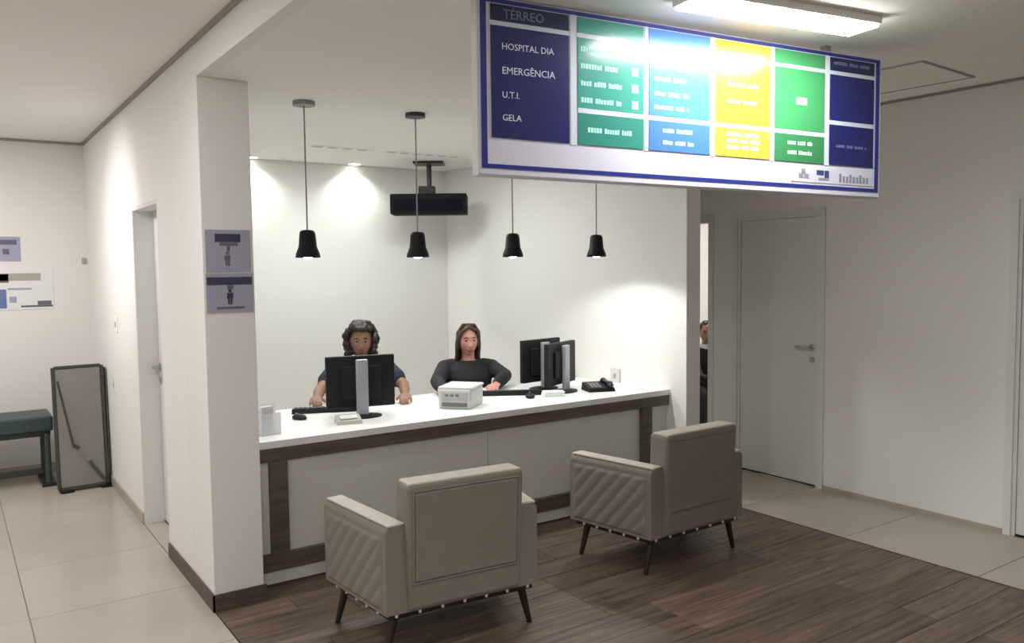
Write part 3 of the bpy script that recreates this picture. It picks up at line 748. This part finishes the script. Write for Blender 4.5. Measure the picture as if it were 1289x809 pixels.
# ================================================================== PEOPLE
def eval_mesh(o):
    dg = bpy.context.evaluated_depsgraph_get(); return bpy.data.meshes.new_from_object(o.evaluated_get(dg))
def remesh(bm, voxel, smooth=2):
    me = bpy.data.meshes.new('tmp'); bm.to_mesh(me); bm.free(); o = bpy.data.objects.new('tmp', me); C.objects.link(o)
    r = o.modifiers.new('r', 'REMESH'); r.mode = 'VOXEL'; r.voxel_size = voxel; r.use_smooth_shade = True
    if smooth: s = o.modifiers.new('s', 'SMOOTH'); s.factor = .5; s.iterations = smooth
    out = eval_mesh(o); bpy.data.objects.remove(o); return out
def limb(bm, pts, rad, seg=12):
    """tapered rounded chain, one continuous tube"""
    pts = [Vector(p) for p in pts]; rings = []
    for i, p in enumerate(pts):
        d = (pts[min(i+1, len(pts)-1)]-pts[max(i-1, 0)]).normalized()
        q = d.to_track_quat('Z', 'X').to_matrix(); r = rad[i]; r = r[0] if isinstance(r, tuple) else r
        ks = [0]
        if i == 0: ks = [-.95, -.7, 0]
        if i == len(pts)-1: ks = ks[:-1]+[0, .7, .95]
        for k in ks:
            f = math.sqrt(max(0, 1-k*k))
            rings.append([bm.verts.new(p+d*(k*r)+q @ Vector((r*f*math.cos(2*PI*a/seg), r*f*math.sin(2*PI*a/seg), 0))) for a in range(seg)])
        if 0 < i < len(pts)-1: sphere(bm, p, r*.99, 10, 8)
    for u_, v_ in zip(rings, rings[1:]):
        for k in range(seg): bm.faces.new((u_[k], u_[(k+1) % seg], v_[(k+1) % seg], v_[k]))
    bm.faces.new(rings[0][::-1]); bm.faces.new(rings[-1])
def loft(bm, rings_def, seg=28):
    """torso: list of (cx,cy,z,rx,ry)"""
    rings = []
    for cx, cy, z, rx, ry in rings_def:
        rings.append([bm.verts.new((cx+rx*math.copysign(abs(math.cos(2*PI*k/seg))**.85, math.cos(2*PI*k/seg)), cy+ry*math.copysign(abs(math.sin(2*PI*k/seg))**.9, math.sin(2*PI*k/seg)), z)) for k in range(seg)])
    for u_, v_ in zip(rings, rings[1:]):
        for k in range(seg): bm.faces.new((u_[k], u_[(k+1) % seg], v_[(k+1) % seg], v_[k]))
    bm.faces.new(rings[0][::-1]); bm.faces.new(rings[-1])
def hand(bm, wrist, direction, s, curl=.5):
    """palm and five separate fingers; direction = pointing of the hand, palm down; s=+1 thumb towards +perp"""
    w_ = Vector(wrist); d = Vector(direction).normalized(); upv = Vector((0, 0, 1)); side = d.cross(upv).normalized()*s; nrm = side.cross(d).normalized()
    if nrm.z < 0: nrm = -nrm
    B = Matrix((side, d, nrm)).transposed().to_4x4(); B.translation = w_
    def P(x, y, z): return B @ Vector((x, y, z))
    sphere(bm, B @ Vector((0, .048, 0)), (.040, .055, .016), 16, 12, B.to_3x3().to_4x4())
    limb(bm, [P(0, -.01, 0), P(0, .03, 0)], [.024, .024])
    for k, (x, ln) in enumerate(((.030, .068), (.010, .078), (-.011, .072), (-.031, .056))):
        a = curl*.5; b = curl*1.2
        p0 = P(x, .082, .002); p1 = P(x*1.12, .082+ln*.45*math.cos(a), -ln*.45*math.sin(a)); p2 = P(x*1.16, .082+ln*(.45*math.cos(a)+.3*math.cos(b)), -ln*(.45*math.sin(a)+.3*math.sin(b))); 
        p3 = P(x*1.18, .082+ln*(.45*math.cos(a)+.3*math.cos(b)+.25*math.cos(b*1.25)), -ln*(.45*math.sin(a)+.3*math.sin(b)+.25*math.sin(b*1.25)))
        limb(bm, [P(x*.9, .055, 0), p0, p1, p2, p3], [.010, .0095, .0088, .008, .007])
    limb(bm, [P(.026, .018, -.004), P(.050, .045, -.010), P(.058, .072, -.014), P(.056, .092, -.016)], [.013, .0115, .010, .008])
def make_person(label, loc, face, skin_c, shirt_c, arms, hair, hair_c, pants_c=(.02, .02, .03), scale=1, head_turn=0, sleeve=1.0, collar=None, width=1.0, name='person', nod=0):
    rz = math.atan2(-face[0], face[1])
    root = thing(name, label, 'person', loc, rz)
    root.scale = (scale,)*3
    inv = (Matrix.Translation(loc) @ Matrix.Rotation(rz, 4, 'Z') @ Matrix.Scale(scale, 4)).inverted()
    sm = mat('skin_%s' % hair, skin_c, .55); lipm = mat('lips_%s' % hair, (skin_c[0]*.75, skin_c[1]*.45, skin_c[2]*.45), .45)
    A = []   # world targets -> local
    for s in (-1, 1):
        e, wv = arms[s]; A.append((s, inv @ Vector(e), inv @ Vector(wv)))
    W_ = width
    torso = [(0, .0, .44, .12*W_, .10), (0, .0, .50, .17*W_, .125), (0, 0, .60, .155*W_, .12), (0, .005, .70, .14*W_, .108), (0, .01, .80, .155*W_, .118), (0, .008, .88, .165*W_, .115), (0, -.002, .94, .16*W_, .095), (0, -.008, .985, .11*W_, .07), (0, -.008, 1.01, .065, .06)]
    Hc = Vector((0, .025, 1.165))
    HT = Matrix.Translation(Hc) @ Matrix.Rotation(head_turn, 4, 'Z') @ Matrix.Rotation(nod, 4, 'X')
    def body(bm, grow=0, upper=True, lower=True, arm_f=1.0, neck=True, hands=True, head=True):
        if upper: loft(bm, [(a, b, c, rx+grow, ry+grow) for a, b, c, rx, ry in torso][0 if lower else 1:])
        if lower:
            loft(bm, [(a, b, c, rx+grow, ry+grow) for a, b, c, rx, ry in torso[:3]])
            for s in (-1, 1):
                limb(bm, [(s*.085, .02, .515), (s*.10, .24, .51), (s*.11, .43, .50), (s*.112, .46, .44)], [.095+grow, .082+grow, .064+grow, .058+grow])
                limb(bm, [(s*.112, .455, .45), (s*.112, .45, .32), (s*.112, .43, .10)], [.056+grow, .058+grow, .038+grow+(.012 if grow else 0)])
                if not grow: limb(bm, [(s*.112, .42, .06), (s*.12, .53, .035), (s*.122, .60, .03)], [.038, .034, .026])
        if upper:
            for s, e, wv in A:
                sh = Vector((s*.175*W_, -.005, .945))
                mid = sh.lerp(e, .5); fm = e.lerp(wv, .4)
                if arm_f >= .99:
                    limb(bm, [(s*.11, -.005, .955), sh, mid, e, fm, wv], [.058+grow, .056+grow, .047+grow, .040+grow, .038+grow, .026+grow*1.0])
                else:
                    limb(bm, [(s*.11, -.005, .955), sh, sh.lerp(e, .55)], [.060+grow, .058+grow, .052+grow*1.3])
        if neck: limb(bm, [(0, -.012, .98), (0, 0, 1.04), (0, .008, 1.10)], [.058, .050, .050])
        if hands:
            for s, e, wv in A:
                hand(bm, wv, (wv-e).normalized()*1.0+Vector((0, 0, -(wv-e).normalized().z*.8)), -s, .55)
        if head:
            tmp = bmesh.new(); sphere(tmp, (0, 0, 0), 1, 40, 28)
            for v in tmp.verts:
                x, y_, z = v.co
                jaw = max(0, -z)
                rx = .074*(1-.30*jaw**1.6); ry = .094*(1-.18*jaw**2)
                X = x*rx; Y = y_*ry+(.012*jaw if y_ > 0 else .010*max(0, z)*0); Z = z*.118
                if y_ < 0 and z < -.2: Y *= (1-.35*min(1, (-z-.2)*1.6))
                # eye sockets, cheekbones, chin
                if y_ > 0:
                    for sx in (-1, 1): Y -= .010*math.exp(-(((X-sx*.032)/.018)**2+((Z-.004)/.014)**2))
                    Y += .006*math.exp(-((X/.020)**2+((Z+.098)/.018)**2))
                    Y += .004*math.exp(-((X/.05)**2+((Z-.028)/.014)**2))
                v.co = (X, Y, Z)
            # nose
            for f, wd, pr in ((0, .008, .086), (.33, .009, .093), (.66, .011, .101), (1, .013, .106)):
                sphere(tmp, (0, pr-.012, .004-.042*f), (wd, .014, .012), 12, 8)
            for sx in (-1, 1): sphere(tmp, (sx*.011, .086, -.040), (.008, .010, .007), 10, 8)
            sphere(tmp, (0, .083, -.062), (.024, .012, .0065), 16, 8); sphere(tmp, (0, .082, -.072), (.020, .012, .007), 16, 8)
            for sx in (-1, 1): sphere(tmp, (sx*.075, -.008, -.005), (.009, .020, .032), 12, 10, Matrix.Rotation(sx*-.25, 4, 'Z'))
            tmp.transform(HT)
            me = bpy.data.meshes.new('t'); tmp.to_mesh(me); tmp.free(); bm.from_mesh(me)
    bm = NB(); body(bm)
    me = remesh(bm, .0065, 1)
    me.materials.clear(); me.materials.append(sm); me.materials.append(lipm)
    HI = HT.inverted()
    for p in me.polygons:
        p.use_smooth = True
        c = HI @ p.center
        p.material_index = 1 if (abs(c.x) < .026 and -.079 < c.z < -.055 and c.y > .083) else 0
    bo = bpy.data.objects.new('body', me); C.objects.link(bo); bo.parent = root
    # eyes, brows
    for sx in (-1, 1):
        bm = NB(); sphere(bm, HT @ Vector((sx*.031, .0725, .004)), .0115, 14, 10); eye = obj('eye', bm, mat('eye_white', (.42, .38, .35), .35), bo, True)
        bm = NB(); sphere(bm, HT @ Vector((sx*.031, .0805, .004)), (.0075, .005, .0075), 12, 8); obj('iris', bm, mat('iris', (.02, .012, .008), .2), eye, True)
        bm = NB(); limb(bm, [HT @ Vector((sx*.014, .089, .024)), HT @ Vector((sx*.032, .087, .029)), HT @ Vector((sx*.048, .076, .023))], [.0028, .0034, .002]); obj('eyebrow', bm, mat('brow_'+hair, tuple(c*.8 for c in hair_c), .8), bo, True)
    # shirt
    bm = NB(); body(bm, .013, True, False, sleeve, False, False, False)
    me = remesh(bm, .009, 2); me.materials.clear(); me.materials.append(mat('shirt_'+hair, shirt_c, .85, noise=.15, nscale=9))
    o = bpy.data.objects.new('shirt', me); C.objects.link(o); o.parent = root
    if collar:
        bm = NB(); loft(bm, [(0, -.002, .985, .085, .075), (0, .0, 1.02, .068, .066), (0, .004, 1.05, .060, .060)]); obj('collar', bm, mat('collar_white', collar, .7), root, True)
    # trousers
    bm = NB(); body(bm, .013, False, True, 1, False, False, False)
    me = remesh(bm, .010, 2); me.materials.clear(); me.materials.append(mat('trousers_'+hair, pants_c, .85))
    o = bpy.data.objects.new('trousers', me); C.objects.link(o); o.parent = root
    for s in (-1, 1):
        bm = NB(); limb(bm, [(s*.112, .40, .05), (s*.12, .53, .038), (s*.122, .615, .034)], [.048, .042, .034])
        for v in bm.verts: v.co.z = max(v.co.z, .0)
        obj('shoe', bm, M_dark, root, True)
    # hair
    bm = NB(); rnd = random.Random(hair)
    if hair == 'curly':
        for k in range(260):
            th = rnd.uniform(0, 2*PI); ph = rnd.uniform(-1.0, 1.35)
            x, y_, z = math.cos(th)*math.cos(ph), math.sin(th)*math.cos(ph), math.sin(ph)
            if y_ > .28 and z < .62: continue
            rr_ = rnd.uniform(.95, 1.1)
            q = Vector((x*.105*rr_, y_*.105*rr_-.015, z*.112*rr_+.012))
            sphere(bm, HT @ q, rnd.uniform(.017, .027), 8, 6)
        for sx in (-1, 1):
            for k in range(14): sphere(bm, HT @ Vector((sx*rnd.uniform(.085, .105), rnd.uniform(-.05, .035), rnd.uniform(-.12, .03))), rnd.uniform(.018, .027), 8, 6)
        sphere(bm, HT @ Vector((0, -.035, .01)), (.085, .085, .12), 20, 14)
        vox, sm_ = .006, 1
    elif hair == 'long':
        sphere(bm, HT @ Vector((0, -.024, .018)), (.088, .094, .112), 24, 16)
        for k in range(60):
            th = PI*(.02+.96*k/59)*1; x = math.cos(th)
            for sgn in (1,):
                a_ = Vector((x*.03, .02, .118)); b_ = Vector((x*.085, .045-.10*abs(math.sin(th))*0-.03*rnd.random(), .055)); 
            yb = -abs(math.sin(th))*.085
            pts = [HT @ Vector((x*.045, .03+yb*.3, .122)), HT @ Vector((x*.082, .030+yb, .065)), HT @ Vector((x*.090, .012+yb, -.03)), HT @ Vector((x*.088, -.002+yb, -.11)), HT @ Vector((x*(.085+.02*rnd.random()), -.02+yb*.8, -.17-.03*rnd.random()))]
            limb(bm, pts, [.011, .013, .013, .012, .006])
        for sx in (-1, 1):
            limb(bm, [HT @ Vector((0, .062, .108)), HT @ Vector((sx*.045, .065, .080)), HT @ Vector((sx*.076, .040, .03)), HT @ Vector((sx*.086, .018, -.06))], [.014, .017, .016, .013])
        vox, sm_ = .006, 1
    else:
        sphere(bm, HT @ Vector((0, -.022, .022)), (.082, .090, .104), 24, 16)
        for k in range(90):
            th = rnd.uniform(0, 2*PI); ph = rnd.uniform(.1, 1.5)
            x, y_, z = math.cos(th)*math.cos(ph), math.sin(th)*math.cos(ph), math.sin(ph)
            if y_ > .3 and z < .72: continue
            sphere(bm, HT @ Vector((x*.080, y_*.092-.015, z*.102+.025)), .015, 8, 6)
        vox, sm_ = .006, 1
    # keep the face clear
    me = remesh(bm, vox, sm_); me.materials.clear(); me.materials.append(mat('hair_'+hair, hair_c, .55, noise=.3, nscale=30))
    b2 = NB(); b2.from_mesh(me)
    kill = []
    for v in b2.verts:
        c = HI @ v.co
        if hair == 'curly': inside = c.y > .045 and abs(c.x) < .060 and -.2 < c.z < .072
        elif hair == 'long': inside = c.y > .050 and abs(c.x) < .052 and -.2 < c.z < .070
        else: inside = c.y > .060 and abs(c.x) < .062 and c.z < .060
        if inside: kill.append(v)
    bmesh.ops.delete(b2, geom=kill, context='VERTS')
    obj('hair', b2, me.materials[0], root, True)
    return root

def office_chair(loc, rz, label, group='black chairs of the seated people'):
    t = thing('office_chair', label, 'chair', loc, rz, group)
    pbox('seat', t, M_dark, -.23, .23, -.20, .26, .375, .425, bev=.02)
    bm = NB(); tube(bm, (0, 0, .08), (0, 0, .375), .028); obj('gas_column', bm, M_dark2, t)
    for k in range(5):
        a = 2*PI*k/5; bm = NB(); tube(bm, (0, 0, .09), (.26*math.cos(a), .26*math.sin(a), .06), .02, .014)
        l = obj('base_arm', bm, M_dark2, t)
        bm = NB(); sphere(bm, (.26*math.cos(a), .26*math.sin(a), .028), .028, 12, 8); obj('caster', bm, M_dark, l)
    pbox('backrest', t, M_dark, -.19, .19, -.235, -.205, .52, .80, bev=.012)
    pbox('back_support', t, M_dark2, -.03, .03, -.245, -.215, .38, .56, bev=.005)
# receptionist 1
p1 = Vector((2.46, 5.50, 0)); f1 = (-.40, -.92)
make_person('person in dark blue top with dark curly hair seated behind the left monitor', p1, f1, (.23, .12, .075), (.012, .014, .03),
            {1: ((2.10, 5.40, .845), (1.975, 5.13, .845)), -1: ((2.66, 5.23, .85), (2.53, 4.96, .83))}, 'curly', (.018, .010, .009), sleeve=.5, width=1.08, nod=-.05)
office_chair((p1.x+.02, p1.y+.03, .0), math.atan2(-f1[0], f1[1]), 'black office chair under the person behind the left monitor')
# receptionist 2
p2 = Vector((3.33, 5.45, -.045)); f2 = (-.50, -.86)
make_person('person in black top with long brown hair seated behind the label printer', p2, f2, (.50, .24, .19), (.010, .011, .016),
            {1: ((2.98, 5.32, .84), (2.86, 5.04, .83)), -1: ((3.48, 5.16, .86), (3.30, 5.00, .83))}, 'long', (.055, .028, .018), sleeve=1.0, width=1.04, head_turn=.18)
office_chair((p2.x+.02, p2.y+.03, .0), math.atan2(-f2[0], f2[1]), 'black office chair under the person behind the label printer')
# person beyond the open doorway
p3 = Vector((5.98, 5.42, -.0)); f3 = (-.62, -.78)
make_person('person in black jacket with white collar seated beyond the open corridor doorway', p3, f3, (.34, .18, .12), (.010, .010, .010),
            {1: ((5.72, 5.27, .64), (5.75, 5.02, .60)), -1: ((6.12, 5.02, .64), (5.90, 4.98, .60))}, 'short', (.014, .010, .008), collar=(.7, .7, .7), scale=.885)
office_chair((p3.x+.02, p3.y+.03, .0), math.atan2(-f3[0], f3[1]), 'black chair of the person beyond the corridor doorway')
